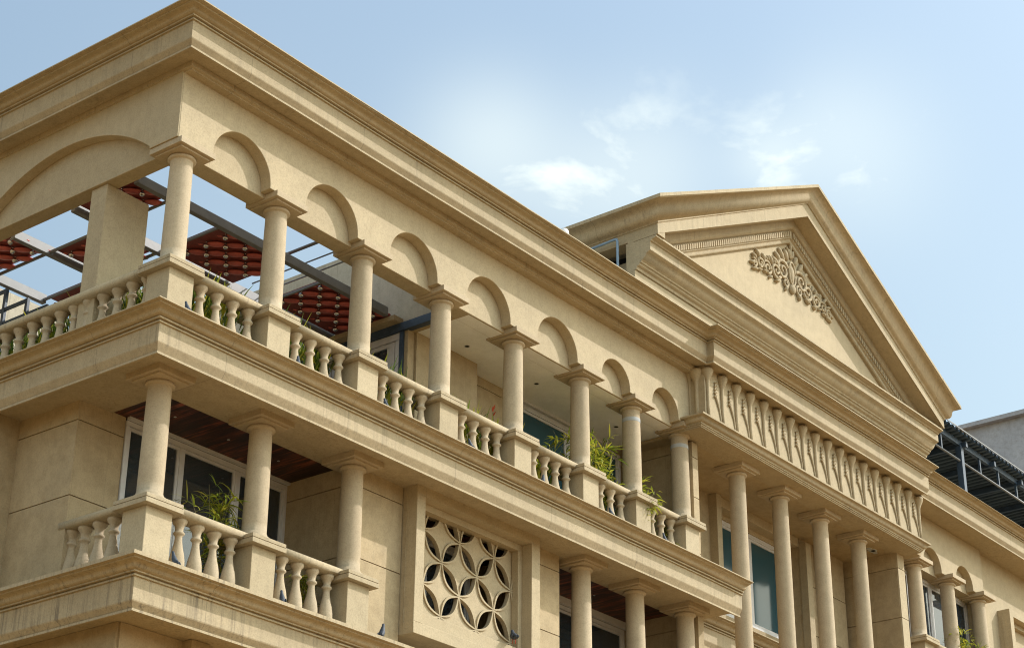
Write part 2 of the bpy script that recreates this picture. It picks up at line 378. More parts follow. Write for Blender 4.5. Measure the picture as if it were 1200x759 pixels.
# left side
LX, LXR = -.275, -.14
half, rise = 1.5, .545; Rr = (half**2+rise**2)/(2*rise); yc = 1.75
def seg(yc): return [(yc-half+2*half*i/36, rise-Rr+math.sqrt(Rr*Rr-(-half+2*half*i/36)**2)) for i in range(37)]
pts = [(-.205, zb)]
for yc in (1.75, 5.25):
    pts += [(yc-half, zb)]+[(y, z+.0) for y, z in seg(yc)]+[(yc+half, zb)]
pts += [(8.9, zb), (8.9, .884), (-.205, .884)]
m = MB(); m.prism(pts, 'x', LX, LXR-.001); m.build('arcade_wall', 'stone', B, bevel=.006)
m = MB(); m.box(LXR, .061, .205, 8.9, -.084, 1.0); m.box(LXR, .205, YR, .2, -.084, 1.0); m.build('side_beam', 'stone', B, bevel=.006)
m = MB(); m.box(-.10, .535, 1.13, 1.40, -2.385, -.0845); m.build('pier', 'stone', B, bevel=.008)
m = MB(); m.box(-.10, .535, 4.63, 4.90, -2.385, -.0845); m.build('pier', 'stone', B, bevel=.008)

# ---- columns
def make_column(x, y, zab, zbase, tall=False, cap_only=False):
    loc = (x, y, zbase)
    r0, r1 = .137, .127
    zt = zab
    pr = []
    if not tall:
        pr += [(.19, zbase), (.192, zbase+.02), (.185, zbase+.04), (.165, zbase+.05), (.158, zbase+.062), (.148, zbase+.075), (.139, zbase+.10)]
    n = 12; z0 = zbase+(.10 if not tall else 0)
    for i in range(n+1):
        t = i/n; pr.append((r0+(r1-r0)*(t**1.6), z0+(zt-.10-z0)*t))
    pr += [(.128, zt-.092), (.146, zt-.088), (.158, zt-.078), (.160, zt-.066), (.154, zt-.054), (.150, zt-.044)]
    c = MB(); c.lathe(pr, x, y, 36)
    o = c.build('column', 'col', B, loc=loc)
    k = MB()
    k.box(x-.212, x+.212, y-.212, y+.212, zt-.044, zt-.0205)
    k.box(x-.259, x+.259, y-.259, y+.259, zt-.021, zt+.0525)
    k.build('capital', 'col', o, loc=(x, y, zt), bevel=.005)
    return o
def make_ped(x, y, zcap, zfloor):
    p = MB(); p.box(x-.178, x+.178, y-.178, y+.178, zfloor-.005, zcap)
    o = p.build('pedestal', 'stone', B, loc=(x, y, zfloor), bevel=.006)
    k = MB(); k.box(x-.257, x+.257, y-.257, y+.257, zcap, zcap+.052); k.box(x-.244, x+.244, y-.244, y+.244, zcap+.052, zcap+.060); k.box(x-.252, x+.252, y-.252, y+.252, zcap+.060, zcap+.102)
    k.build('pedestal_cap', 'trim', o, loc=(x, y, zcap), bevel=.006)
    return o
colU = make_column(0, 0, -.084, -1.49); pedU = make_ped(0, 0, -1.592, -2.385)
for a in AX[1:]: copy_tree(colU, (a, 0, 0), B); copy_tree(pedU, (a, 0, 0), B)
colL = make_column(0, 0, -2.822, -4.199); pedL = make_ped(0, 0, -4.301, -5.073)
for a in (1.5, 3.0, 7.5, 8.75, 10.0): copy_tree(colL, (a, 0, 0), B); copy_tree(pedL, (a, 0, 0), B)
# white filler rings round two shafts
for a in (8.75, 10.0):
    m = MB(); zz = -.325; m.lathe([(.131, zz-.028), (.1325, zz-.022), (.1325, zz+.024), (.131, zz+.03)], a, 0, 36, cap=False)
    m.build('filler_ring', 'patch', B)
# portico giant columns
colP = make_column(11.6, 0, -.197, -6.6, tall=True)
for a in (12.875, 14.15, 15.43): copy_tree(colP, (a-11.6, 0, 0), B)
# right hand columns
for a in (17.45, 18.74, 20.0): copy_tree(colU, (a, 0, .012), B); copy_tree(pedU, (a, 0, .04), B)

# ---- balustrades
BP = [(.056, 0), (.056, .09), (.046, .10), (.050, .125), (.060, .14), (.061, .165), (.047, .185), (.044, .205), (.054, .235), (.066, .28), (.070, .33), (.068, .39), (.059, .46), (.047, .53), (.038, .59), (.034, .635), (.036, .66), (.049, .672), (.052, .685), (.049, .70), (.037, .71), (.039, .74), (.048, .775), (.062, .80), (.066, .815), (.066, .84)]
def baluster(parent, x, y, zf, H):
    k = H/.84; m = MB(); m.lathe([(r*1.2 if r > .05 else r*1.12, zf+z*k) for r, z in BP], x, y, 18)
    return m.build('baluster', 'col', parent, loc=(x, y, zf))
protoB = {}
def rail(p0, p1, ax, fixed, zr, zf, poss, outer=0):
    m = MB(); prof = []
    n = 14
    for i in range(n):
        t = 2*math.pi*i/n; c_, s_ = math.cos(t), math.sin(t)
        prof.append((fixed+.125*math.copysign(abs(c_)**.6, c_), zr+.052*math.copysign(abs(s_)**.6, s_)))
    m.prism(prof, 'x' if ax == 'x' else 'y', p0, p1, smooth=True)
    r = m.build('handrail', 'trim', B, loc=((p0 if ax == 'x' else fixed), (fixed if ax == 'x' else p0), zr))
    for q in poss:
        x, y = (q, fixed) if ax == 'x' else (fixed, q)
        key = round(zf, 3)
        if key not in protoB: protoB[key] = baluster(r, x, y, zf, zr-.045-zf)
        else:
            c = protoB[key].copy(); COL.objects.link(c); c.parent = r; c.location = (Vector((x, y, zf))-WL[r.name])*S; c.rotation_euler.z = random.uniform(0, 6)
    # lower plinth strip behind the row
    return r
for lvl, zr, zf in ((0, -1.50, -2.385), (1, -4.205, -5.073)):
    bays = range(7) if lvl == 0 else (0, 1, 5, 6)
    for i in bays:
        a, b = AX[i], AX[i+1]; k = 4 if i < 5 else 3; sp = (b-a-.30)/k
        rail(a+.2, b-.2, 'x', 0, zr, zf, [a+(.44 if k == 4 else .455)+.243*q for q in range(k)])
rail(.2, 9, 'y', -.06, -1.50, -2.385, [.29+.24*q for q in range(26) if not (1.05 < .29+.24*q-.0 < 1.0)])
rail(.2, 1.27, 'y', 0, -4.205, -5.073, [.50, .73, .955, 1.165])
rail(17.65, 18.54, 'x', 0, -1.46, -2.385, [17.9, 18.15, 18.4]); rail(18.94, 19.8, 'x', 0, -1.46, -2.385, [19.1, 19.35, 19.6])

# ---- floors, walls
def slab(name, mat, *b, bevel=0): m = MB(); m.box(*b); return m.build(name, mat, B, bevel=bevel)
slab('terrace_floor', 'stone', .352, 10.45, .352, 9, -2.74, -2.386)
slab('balcony_floor', 'stone', .102, 10.45, .102, 9, -5.49, -5.074)
slab('balcony_ceiling_beam', 'stone', .02, 10.45, -.1, .15, -2.768, -2.742)
slab('wood_ceiling', 'wood', .14, 10.2, .151, 1.35, -2.757, -2.7405)
def jwall(name, mat, ax, plane, depth, a, b, z0, z1, zj, vj=(), gap=.006):
    """wall of blocks with shadow joints; plane = outer coordinate, depth signed inwards"""
    m = MB(); zs = [z0]+[z for z in sorted(zj) if z0 < z < z1]+[z1]; vs = [a]+sorted(vj)+[b]
    back = plane+depth; mid = plane+math.copysign(.02, depth)
    for i in range(len(zs)-1):
        for j in range(len(vs)-1):
            c0, c1 = zs[i]+(gap if i else 0), zs[i+1]-(gap if i < len(zs)-2 else 0)
            d0, d1 = vs[j]+(gap if j else 0), vs[j+1]-(gap if j < len(vs)-2 else 0)
            if ax == 'y': m.box(d0, d1, min(plane, mid), max(plane, mid), c0, c1)
            else: m.box(min(plane, mid), max(plane, mid), d0, d1, c0, c1)
    lo, hi = min(mid, back), max(mid, back); e = .0005
    if ax == 'y': m.box(a+e, b-e, lo+e, hi, z0+e, z1-e)
    else: m.box(lo+e, hi, a+e, b-e, z0+e, z1-e)
    return m.build(name, mat, B)
J = [-3.0, -3.865, -4.73]
# lower left corner block
jwall('wall', 'wall2', 'x', -.10, .0215, 1.17, 2.17, -5.073, -2.769, J)
jwall('wall', 'wall2', 'y', 1.17, .3, -.078, .556, -5.073, -2.758, J)
slab('wall', 'wall2', -.42, .1, 2.172, 2.9, -5.073, -2.769); slab('wall', 'wall2', -.50, .1, 2.902, 9, -5.073, -2.769)
jwall('wall', 'wall2', 'x', 3.10, .25, .10, 1.35, -5.073, -2.758, J)
jwall('wall', 'wall2', 'y', .085, .2, 3.13, 3.99, -5.073, -2.769, J)
jwall('wall', 'wall2', 'y', .085, .2, 6.42, 7.13, -5.073, -2.769, J)
slab('wall', 'wall2', 6.9, 7.12, .29, 1.4, -5.073, -2.758)
jwall('wall', 'wall2', 'x', 10.2, .14, .10, 1.35, -5.073, -2.758, J)
slab('steel_edge', 'darksteel', 7.125, 7.17, .12, .32, -5.073, -2.77)
slab('wall', 'wall2', 3.12, 10.2, 1.6, 1.7, -5.073, -2.75)
# interior behind lower windows
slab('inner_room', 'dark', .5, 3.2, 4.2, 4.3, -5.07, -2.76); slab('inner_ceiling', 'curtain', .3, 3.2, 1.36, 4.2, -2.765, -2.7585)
slab('inner_wall', 'curtain', .2, .3, 1.36, 4.2, -5.07, -2.766)
# under the balcony cornice
jwall('wall', 'wall2', 'y', -.02, .3, -.22, .60, -12.3, -5.505, [-6.2, -7.0]); jwall('wall', 'wall2', 'x', -.25, .3, .0, 9, -12.3, -5.505, [-6.2, -7.0])
slab('pilaster', 'wall2', .60, .85, -.16, .3, -12.3, -5.505, bevel=.005); slab('wall', 'wall2', .85, 34, .02, .3, -12.3, -5.505)

# generic window
def window(name, ax, plane, a, b, z0, z1, splits, fr=.05, glass='glass', zsplit=(), depth=.07, curtains=(), mat='frame'):
    """ax 'y': wall facing -Y at y=plane; ax 'x': wall facing -X"""
    m = MB()
    def bx(p0, p1, q0, q1, d0, d1, mm):
        if ax == 'y': mm.box(p0, p1, plane+d0, plane+d1, q0, q1)
        else: mm.box(plane+d0, plane+d1, p0, p1, q0, q1)
    bx(a, b, z1-fr*1.3, z1, 0, depth, m); bx(a, b, z0, z0+fr, 0, depth, m); bx(a, a+fr, z0+fr, z1-fr*1.3, 0, depth, m); bx(b-fr, b, z0+fr, z1-fr*1.3, 0, depth, m)
    xs = [a+fr]+list(splits)+[b-fr]
    for s_ in splits: bx(s_-fr*.5, s_+fr*.5, z0+fr, z1-fr*1.3, .008, depth-.005, m)
    w = m.build(name, mat, B, bevel=.004)
    for i in range(len(xs)-1):
        p0 = xs[i]+(fr*.5 if i else 0); p1 = xs[i+1]-(fr*.5 if i < len(xs)-2 else 0)
        s = MB(); f2 = fr*.75; q0, q1 = z0+fr, z1-fr*1.3
        bx(p0, p1, q1-f2, q1, .016, depth-.012, s); bx(p0, p1, q0, q0+f2, .016, depth-.012, s); bx(p0, p0+f2, q0+f2, q1-f2, .016, depth-.012, s); bx(p1-f2, p1, q0+f2, q1-f2, .016, depth-.012, s)
        s.build('sash', mat, w, bevel=.003)
        g_ = MB(); bx(p0+f2, p1-f2, q0+f2, q1-f2, .034, .042, g_); g_.build('pane', glass, w)
    for (c0, c1) in curtains:
        c = MB(); k = 14
        for side in (0,):
            pts_ = []
            for i in range(k*4+1):
                t = c0+(c1-c0)*i/(k*4); pts_.append((t, plane+.16+.03*math.sin(i*math.pi/2.3+.3*math.sin(i))))
            pts_ += [(p[0], p[1]+.01) for p in reversed(pts_)]
            c.prism(pts_, 'z', z0+.02, z1-.05)
        c.build('curtain', 'curtain', w)
    return w
window('window', 'y', 1.15, .56, 3.10, -4.95, -2.79, [1.40, 2.28], .048, curtains=[(.66, .92), (2.62, 2.98)])
slab('window_casing', 'frame', .558, 3.098, 1.10, 1.149, -2.788, -2.758)
window('window', 'y', 1.15, 7.4, 10.15, -4.95, -2.86, [8.3, 9.2], .048, curtains=[(7.5, 7.8), (9.8, 10.05)])
slab('window_casing', 'frame', 7.4, 10.198, 1.10, 1.149, -2.858, -2.7585)
# ceiling lights in the wood ceiling
def downlight(x, y, z, r=.035, parent=None, mat='dark', ring='frame'):
    m = MB(); m.lathe([(r, z-.004), (r*.99, z-.0045), (r*.8, z-.004), (r*.78, z+.02)], x, y, 18, cap=False)
    o = m.build('downlight', ring, parent or B, loc=(x, y, z)); k = MB(); k.lathe([(r*.80, z-.0025), (r*.79, z-.002)], x, y, 18); k.build('lamp_lens', mat, o, loc=(x, y, z))
for x in (.87, 1.69, 2.5, 7.9, 8.8, 9.7): downlight(x, .72, -2.757, .016, mat='lens')

# ---- screen box with pierced grille
def screen_box(x0, x1, z0, z1, yf, yb, parent_name='screen'):
    w = x1-x0
    def ring(m, a0, a1, c0, c1, b0, b1, d0, d1, y0, y1):   # outer a,c ; inner b,d
        m.box(a0, a1, y0, y1, d1, c1); m.box(a0, a1, y0, y1, c0, d0); m.box(a0, b0, y0, y1, d0, d1); m.box(b1, a1, y0, y1, d0, d1)
    m = MB(); ring(m, x0, x1, z0, z1, x0+.155, x1-.175, z0+.14, z1-.125, yf, yf+.16)
    ring(m, x0+.002, x1-.002, z0+.002, z1-.002, x0+.215, x1-.25, z0+.35, z1-.21, yf+.16, yf+.27)
    ring(m, x0+.004, x1-.004, z0+.004, z1-.004, x0+.2, x1-.2, z0+.3, z1-.19, yf+.27, yf+.36)
    o = m.build('screen_frame', 'stone', B, bevel=.005)
    # grille
    a = .4808; h = a/math.sqrt(2)
    cx0, cz0 = x0+1.115, z1-.395; yg = yf+.275
    nodes = {}
    gm = MB(); rb = MB()
    def petal(A, Bp, wd, trim, n=9):
        d = Vector((Bp[0]-A[0], Bp[1]-A[1])); L = d.length; d.normalize(); nrm = Vector((-d.y, d.x)); out = []
        for i in range(n+1):
            t = trim+(1-2*trim)*i/n; k = (wd)*math.sin(math.pi*(t-trim)/(1-2*trim)); out.append((Vector(A)+d*L*t, nrm*k))
        return out
    X0, X1, Z0, Z1 = x0+.03, x1-.03, z0+.03, z1-.03
    lattice = {}
    for i in range(-6, 9):
        for j in range(-9, 9):
            if (i+j) % 2: continue
            lattice[(i, j)] = (cx0+i*h, cz0+j*h)
    def clip(poly, f, inter):
        out = []
        for k_ in range(len(poly)):
            p, qn = poly[k_], poly[(k_+1) % len(poly)]
            if f(p): out.append(p)
            if f(p) != f(qn): out.append(inter(p, qn))
        return out
    def cliprect(poly):
        for (ax_, val, sg) in ((0, X0, 1), (0, X1, -1), (1, Z0, 1), (1, Z1, -1)):
            if not poly: break
            f = lambda p: sg*(p[ax_]-val) > 0
            def inter(p, qn):
                t = (val-p[ax_])/(qn[ax_]-p[ax_]); return (p[0]+t*(qn[0]-p[0]), p[1]+t*(qn[1]-p[1]))
            poly = clip(poly, f, inter)
        return poly
    for (i, j), _ in list(lattice.items()):
        # cell whose left node is (i,j): nodes left, top, right, bottom
        L_, T_, R2_, B_ = (i, j), (i+1, j+1), (i+2, j), (i+1, j-1)
        if not all(q in lattice for q in (L_, T_, R2_, B_)): continue
        cx, cz = lattice[(i, j)][0]+h, lattice[(i, j)][1]
        if cx-h < X0 or cx+h > X1 or cz-h < Z0 or cz+h > Z1: 
            pass
        poly = []
        q = [lattice[k_] for k_ in (L_, T_, R2_, B_)]
        for e in range(4):
            A, Bp = q[e], q[(e+1) % 4]
            for (c, nn) in petal(A, Bp, .085, .055):
                s1 = c+nn; s2 = c-nn
                pick = s1 if (s1-Vector((cx, cz))).length < (s2-Vector((cx, cz))).length else s2
                poly.append((pick.x, pick.y))
        poly = cliprect(poly)
        if len(poly) > 2: gm.prism(poly, 'y', yg, yg+.04)
    for (i, j), A in lattice.items():
        for dj in (1, -1):
            q = (i+1, j+dj)
            if q not in lattice: continue
            Bp = lattice[q]
            if max(A[0], Bp[0]) < X0 or min(A[0], Bp[0]) > X1 or max(A[1], Bp[1]) < Z0 or min(A[1], Bp[1]) > Z1: continue
            for sgn in (1, -1):
                ins = petal(A, Bp, .084, .055); ou = petal(A, Bp, .112, .0)
                pl = [(c+nn*sgn) for c, nn in ins]+[(c+nn*sgn) for c, nn in reversed(ou)]
                pl = cliprect([(p.x, p.y) for p in pl])
                if len(pl) > 2: rb.prism(pl, 'y', yg-.022-.001*(i % 2)-(.0007 if sgn > 0 else 0)-(.0003 if dj > 0 else 0), yg+.03)
    gm.build('pierced_grille', 'stone', o, fixn=True); rb.build('petal_rib', 'stone', o)
    return o
screen_box(4.0, 6.42, -4.607, -2.769, -.14, .10)
slab('sill', 'stone', 4.0, 6.42, .101, .5, -4.606, -4.5)
window('window', 'y', .75, 4.3, 6.1, -4.7, -2.9, [5.2], .05, glass='glass', curtains=[(4.5, 4.8)])
# right upper screen box
screen_box(20.78, 23.2, -1.95, -.10, -.27, -.0)

# ---- upper room
slab('room_ceiling', 'white', 5.03, 10.17, .201, 1.30, -.078, .0)
slab('room_ceiling_front', 'white', 5.03, 10.169, YR+.03, .19, -.0865, -.0845)
for x, y in ((5.77, .61), (7.31, .61), (9.25, .61)): downlight(x, y, -.078, .04)
slab('room_wall', 'wall2', 5.03, 6.30, .86, 1.8, -2.386, -.079)
slab('room_wall', 'wall2', 4.90, 5.029, .90, .965, -2.386, -.030)
jwall('room_wall', 'wall2', 'y', 1.10, .4, 6.301, 7.60, -2.386, -.079, [-.22, -1.2])
window('window', 'y', 1.13, 7.601, 10.1, -2.3, -.12, [8.76], .055, glass='tealglass')
slab('room_lintel', 'frame', 7.601, 10.169, 1.08, 1.13, -.118, -.079)
jwall('room_wall', 'wall2', 'x', 10.17, .16, .02, 1.3, -2.386, -.0795, [-.30, -1.2])
jwall('wall_end', 'wall2', 'y', -.10, .11, 10.19, 10.335, -5.0, -.18, [-.42, -1.05, -1.9, -2.8])
# west face of the upper room over the terrace
pts = [(.22, -.02), (8.9, -.02), (8.9, 1.38), (.22, 1.38)]
slab('gable_wall', 'beige', 4.90, 5.03, .202, 8.9, .03, 1.40)
slab('soffit_beam', 'wall2', 4.951, 5.029, .202, .90, -.0835, .029)
slab('steel_lintel', 'darksteel', 4.85, 4.95, .205, 5.5, -.085, .028)
slab('steel_post', 'darksteel', 4.87, 4.93, .966, 1.03, -2.386, -.086)
window('window', 'x', 4.885, 1.031, 2.35, -2.3, -.09, [1.17], .08, glass='glass')
slab('terrace_wall', 'wall2', 4.95, 5.03, 2.36, 8.9, -2.386, -.086)
slab('gable_wall_soffit', 'wall2', 4.72, 4.899, 1.0, 8.9, .03, .10)

# main mass
slab('building_body', 'beige', 5.04, 34, 1.81, 9, -12.3, 1.28)
slab('building_body', 'beige', .3, 5.0, 5.0, 9, -12.3, -2.75)
slab('roof_slab', 'beige', 5.1, 34, .35, 9, 1.02, 1.2975-.02)
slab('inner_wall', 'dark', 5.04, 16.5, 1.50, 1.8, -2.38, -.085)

# ---- portico
slab('portico_ceiling', 'wall2', 9.93, 17.0, -.38, 1.3, -.140, -.0895)
m = MB()
AP = [(-.05, -.15), (.40, -.15), (.40, -.135), (.415, -.13), (.415, -.112), (.43, -.108), (.43, -.085)]
for i in range(1, 9): t = i/8; AP.append((.43+.09*(t+.12*math.sin(2*math.pi*t)), -.085+.075*(.5-.5*math.cos(math.pi*t))))
AP += [(.53, -.005), (.53, .02), (-.05, .02)]
m.sweep(AP, [(10.25, .0, -1, 0), (10.25, -.08, -1, -1), (16.42, -.08, 1, -1), (16.42, -.0, 1, 0)], tuple(range(6, 15)))
m.build('architrave', 'trim', B)
m = MB(); m.box(9.99, 16.845, -.485, -.1, .0205, .8835); fr_ = m.build('frieze', 'stone', B)
# flared stems and leaf sprays
def tulip(mm, x, y, z0, z1, k=1.0):
    H = z1-z0
    pr = [(.026, 0), (.026, .30), (.027, .55), (.029, .70), (.036, .77), (.054, .83), (.078, .89), (.092, .94), (.095, .975), (.086, 1.0)]
    mm.lathe([(r*k, z0+H*t) for r, t in pr], x, y, 14)
nst = 17; sp = (16.845-9.99-.10)/nst
stem_m, leaf_m = MB(), MB()
x0 = 10.05; zt_, zb_ = .845, .03
tulip(stem_m, x0, -.50, zb_, zt_)
st = stem_m.build('flared_stem', 'trim', fr_, loc=(x0, -.50, zb_))
def leafspray(mm, x):
    # x = right-hand stem; stalk curves up to the left, buds on its tip
    P = [(x-.035, -.487, zb_+.0), (x-.045, -.49, zb_+.12), (x-.075, -.494, zb_+.24), (x-.125, -.497, zb_+.35), (x-.17, -.498, zb_+.43), (x-.185, -.498, zb_+.50), (x-.185, -.498, zb_+.60), (x-.175, -.498, zb_+.68)]
    mm.tube(P, [.013, .014, .016, .019, .020, .016, .012, .006], 8)
    for k in range(5):
        z = zb_+.43+k*.058; xx = x-.186+.004*k
        mm.ball((xx-.022, -.505, z), .024-.002*k, .018, .012, 8, Matrix.Rotation(math.radians(35), 3, 'Y'))
        mm.ball((xx+.018, -.505, z+.02), .022-.002*k, .018, .012, 8, Matrix.Rotation(math.radians(-40), 3, 'Y'))
leafspray(leaf_m, x0+sp); lf = leaf_m.build('leaf_spray', 'trim', fr_, loc=(x0+sp, -.487, zb_))
for i in range(1, nst+1):
    c = st.copy(); COL.objects.link(c); c.parent = fr_; c.location = st.location+Vector((sp*i*S, 0, 0))
    if i < nst: d = lf.copy(); COL.objects.link(d); d.parent = fr_; d.location = lf.location+Vector((sp*i*S, 0, 0))
m = MB(); tulip(m, 9.995, -.34, zb_, zt_, 1.25); tulip(m, 9.995, -.22, zb_, zt_, .9); m.build('flared_stem', 'trim', fr_, loc=(9.995, -.34, zb_))
# inside the portico
jwall('portico_wall', 'wall2', 'y', .85, .4, 14.95, 16.45, -12, -.141, [-.9, -1.75], (15.9,))
slab('portico_wall', 'wall2', 10.34, 12.40, .95, 1.3, -12, -.141)
slab('portico_wall', 'wall2', 12.40, 14.96, 1.04, 1.3, -.38, -.141); slab('portico_wall', 'wall2', 12.40, 14.96, 1.04, 1.3, -12, -1.98)
slab('window_surround', 'stone', 12.28, 12.42, .80, 1.2, -2.3, -.141, bevel=.006); slab('window_surround', 'stone', 14.93, 15.10, .72, .86, -2.3, -.24, bevel=.006)
slab('window_surround', 'stone', 12.421, 14.929, .85, 1.04, -.30, -.141, bevel=.006)
slab('pilaster', 'stone', 15.45, 15.75, .74, .85, -2.3, -.141, bevel=.006); slab('pilaster', 'stone', 11.1, 11.5, .83, .95, -2.3, -.141, bevel=.006)
window('window', 'y', 1.06, 12.42, 14.93, -1.98, -.38, [13.68], .055, glass='tealglass')
jwall('portico_side_wall', 'wall2', 'x', 16.55, .25, -.12, 1.25, -12, -.141, [-.42, -1.3], ())
jwall('portico_side_wall', 'stone', 'y', -.14, .02, 16.56, 16.80, -12, -.141, [-.42, -1.3])
P4, _ = prof_at(-2.863, -2.759, -2.547, -2.486, -2.428, -2.385, -2.775, back=.2)
m = MB(); m.sweep(P4, [(10.62, 1.25, 0, -1), (16.5, 1.25, 0, -1)], SM); m.build('balcony_cornice', 'trim', B)
slab('portico_wall', 'wall2', 10.34, 16.4, .70, 1.1, -12, -2.7755)
m = MB()
for k, (dx, dz, r) in enumerate(((0, 0, .07), (.09, .01, .06), (-.09, .0, .05), (.17, .02, .04), (.04, -.02, .06))):
    m.lathe([(r, -.1405), (r*1.0, -.147), (r*.8, -.150)], 16.2+dx, .15+dz, 12)
m.build('filler_patch', 'patch', B)

# ---- right wing upper wall
pts = [(16.846, zb)]
for a, b in ((17.45, 18.74), (18.74, 20.0)):
    xc = (a+b)/2-.09; r = .345; pts += [(xc-r, zb)]+arc(xc, r, .0)+[(xc+r, zb)]
pts += [(20.08, zb), (20.08, .884), (16.846, .884)]
m = MB(); m.prism(pts, 'y', -.11, .035); m.build('arcade_wall', 'stone', B, bevel=.006)
slab('front_beam', 'stone', 16.85, 20.08, .036, .24, -.07, 1.0)
slab('wall', 'stone', 20.082, 34, -.02, .25, -12, .884)
window('window', 'y', .25, 16.81, 20.08, -2.3, -.071, [17.75, 18.6, 19.3], .055, glass='glass', curtains=[(17.0, 20.0)])
slab('floor_slab', 'stone', 16.55, 20.08, -.5, .9, -2.9, -2.4)
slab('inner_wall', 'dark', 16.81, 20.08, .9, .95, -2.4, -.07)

# ---- attic and pediment
CX = 13.21; HW = 4.63; ZB = 2.46
AL, AR = CX-HW, CX+HW
bs = [(-.14, 1.99), (.025, 1.99), (.035, 2.03), (.075, 2.045), (.085, 2.06), (.085, 2.075), (.11, 2.08), (.115, 2.10), (.14, 2.115), (.17, 2.135), (.195, 2.17), (.21, 2.205), (.235, 2.212), (.265, 2.225), (.28, 2.235), (.28, 2.37), (.30, 2.375), (.31, 2.395), (.345, 2.405), (.37, 2.415), (.39, 2.418), (.39, 2.447), (-.14, 2.447)]
m = MB(); m.box(AL, AR, -.24, 1.5, 1.2, 1.985)
at = m.build('attic_wall', 'stone', B)
m = MB(); m.sweep(bs, [(AL-.002, -.24, 0, -1), (AR+.002, -.24, 0, -1)], (8, 9, 10, 11)); m.build('pediment_base_cornice', 'trim', at)
sl_ = .505; apx = CX; zap = ZB+.01+sl_*HW
def zr(x): return ZB+.01+sl_*(HW-abs(x-CX))
def rake(name, prof, xl, xr, parent, mat='trim', ends=None, smooth=()):
    """prof: (y, dz, dx at eaves)"""
    m = MB(); n = len(prof); vs = []
    for side in (0, 1, 2):
        for (y, dz, dx) in prof:
            x = xl-dx if side == 0 else (CX if side == 1 else xr+dx)
            vs.append((x, y, zr(x)+dz))
    fs = []
    for j in range(2):
        for i in range(n):
            a = j*n+i; b = j*n+(i+1) % n; fs.append((a, b, b+n, a+n))
    m.add(vs, fs+[tuple(range(n))[::-1], tuple(range(2*n, 3*n))])
    for k in range(len(fs)): m.sm[k] = (k % n) in smooth
    return m.build(name, mat, parent)
# tympanum
m = MB(); m.prism([(AL+.01, 2.0), (AR-.01, 2.0), (AR-.01, ZB-.0), (CX, zap-.25), (AL+.01, ZB-.0)], 'y', -.22, -.08); ty = m.build('tympanum', 'stone', B)
# bed mouldings
rake('raking_bed_moulding', [(-.215, -.40, -.3), (-.27, -.40, -.3), (-.285, -.385, -.3), (-.285, -.33, -.3), (-.315, -.31, -.3), (-.315, -.17, -.3), (-.36, -.15, -.3), (-.385, -.12, -.3), (-.385, -.001, -.3), (-.215, -.001, -.3)], AL, AR, ty)
dm = MB()
ang = math.atan(sl_)
k = 62
for side in (-1, 1):
    dm = MB()
    for i in range(k):
        x = CX+side*(.06+(HW-.75)*i/(k-1)*1.0); z = zr(x)
        w_ = .020
        vs = []
        for yy in (-.345, -.314):
            for xx, dz in ((x-w_, -.285), (x+w_, -.285), (x+w_, -.19), (x-w_, -.19)): vs.append((xx, yy, zr(xx)+dz))
        dm.add(vs, [(0, 1, 2, 3), (7, 6, 5, 4), (0, 4, 5, 1), (1, 5, 6, 2), (2, 6, 7, 3), (3, 7, 4, 0)])
    dm.build('dentil_row', 'trim', ty)
# corona (fascia) and cyma
rake('raking_fascia', [(-.39, .001, 0), (-.63, .001, 0), (-.645, -.012, 0), (-.66, -.012, 0), (-.66, .225, 0), (-.2, .225, 0), (-.2, .001, 0)], AL, AR, ty)
cy = [(1.4, .228, 0), (-.665, .228, .004), (-.680, .232, .02), (-.680, .25, .02)]
nn_ = 10
for i in range(nn_+1):
    t = i/nn_; o_ = (t+.12*math.sin(2*math.pi*t)); cy.append((-.680-.19*o_, .25+.22*(.5-.5*math.cos(math.pi*t)), .02+.23*o_))
cy += [(-.905, .475, .28), (-.905, .53, .28), (1.4, .53, .28)]
m = MB(); n = len(cy); vs = []
for side in (-1, 0, 1, 2):
    for (y, dz, dx) in cy:
        if side == -1: x, yy = AL-dx, 1.8                  # eaves run back along the side
        elif side == 0: x, yy = AL-dx, y
        elif side == 1: x, yy = CX, y
        else: x, yy = AR+dx, y
        if side <= 0: z = ZB+.01+dz-sl_*.14
        else: z = zr(x)+dz if side == 1 else ZB+.01+dz-sl_*.14
        vs.append((x, yy, z))
fs = []
for j in range(3):
    for i in range(n):
        a = j*n+i; b = j*n+(i+1) % n; fs.append((a, b, b+n, a+n))
m.add(vs, fs+[tuple(range(n))[::-1], tuple(range(3*n, 4*n))])
for q in range(len(fs)): m.sm[q] = 3 <= (q % n) <= 13
m.build('raking_cyma', 'trim', ty)
# gable side wall with opening
sw = MB()
sw.box(AL-.001, AL+.25, -.22, 0-.12+.0, 1.2, 2.70); sw.box(AL-.001, AL+.25, -.12, 1.8, 2.47, 2.70); sw.box(AL-.001, AL+.25, .85, 1.8, 1.2, 2.47)
sw.box(AL-.001, AL+.2, -.655, -.2201, 2.455, 2.70)
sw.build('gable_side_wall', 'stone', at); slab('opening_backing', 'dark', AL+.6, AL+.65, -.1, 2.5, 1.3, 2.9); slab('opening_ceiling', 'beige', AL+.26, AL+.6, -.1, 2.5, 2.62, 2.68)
slab('opening_beam', 'beige', AL+.4, AL+.5, -.1, 1.7, 2.28, 2.40)
slab('pediment_roof', 'beige', AL+.1, AR-.1, 1.4, 1.9, 1.2, 2.7)

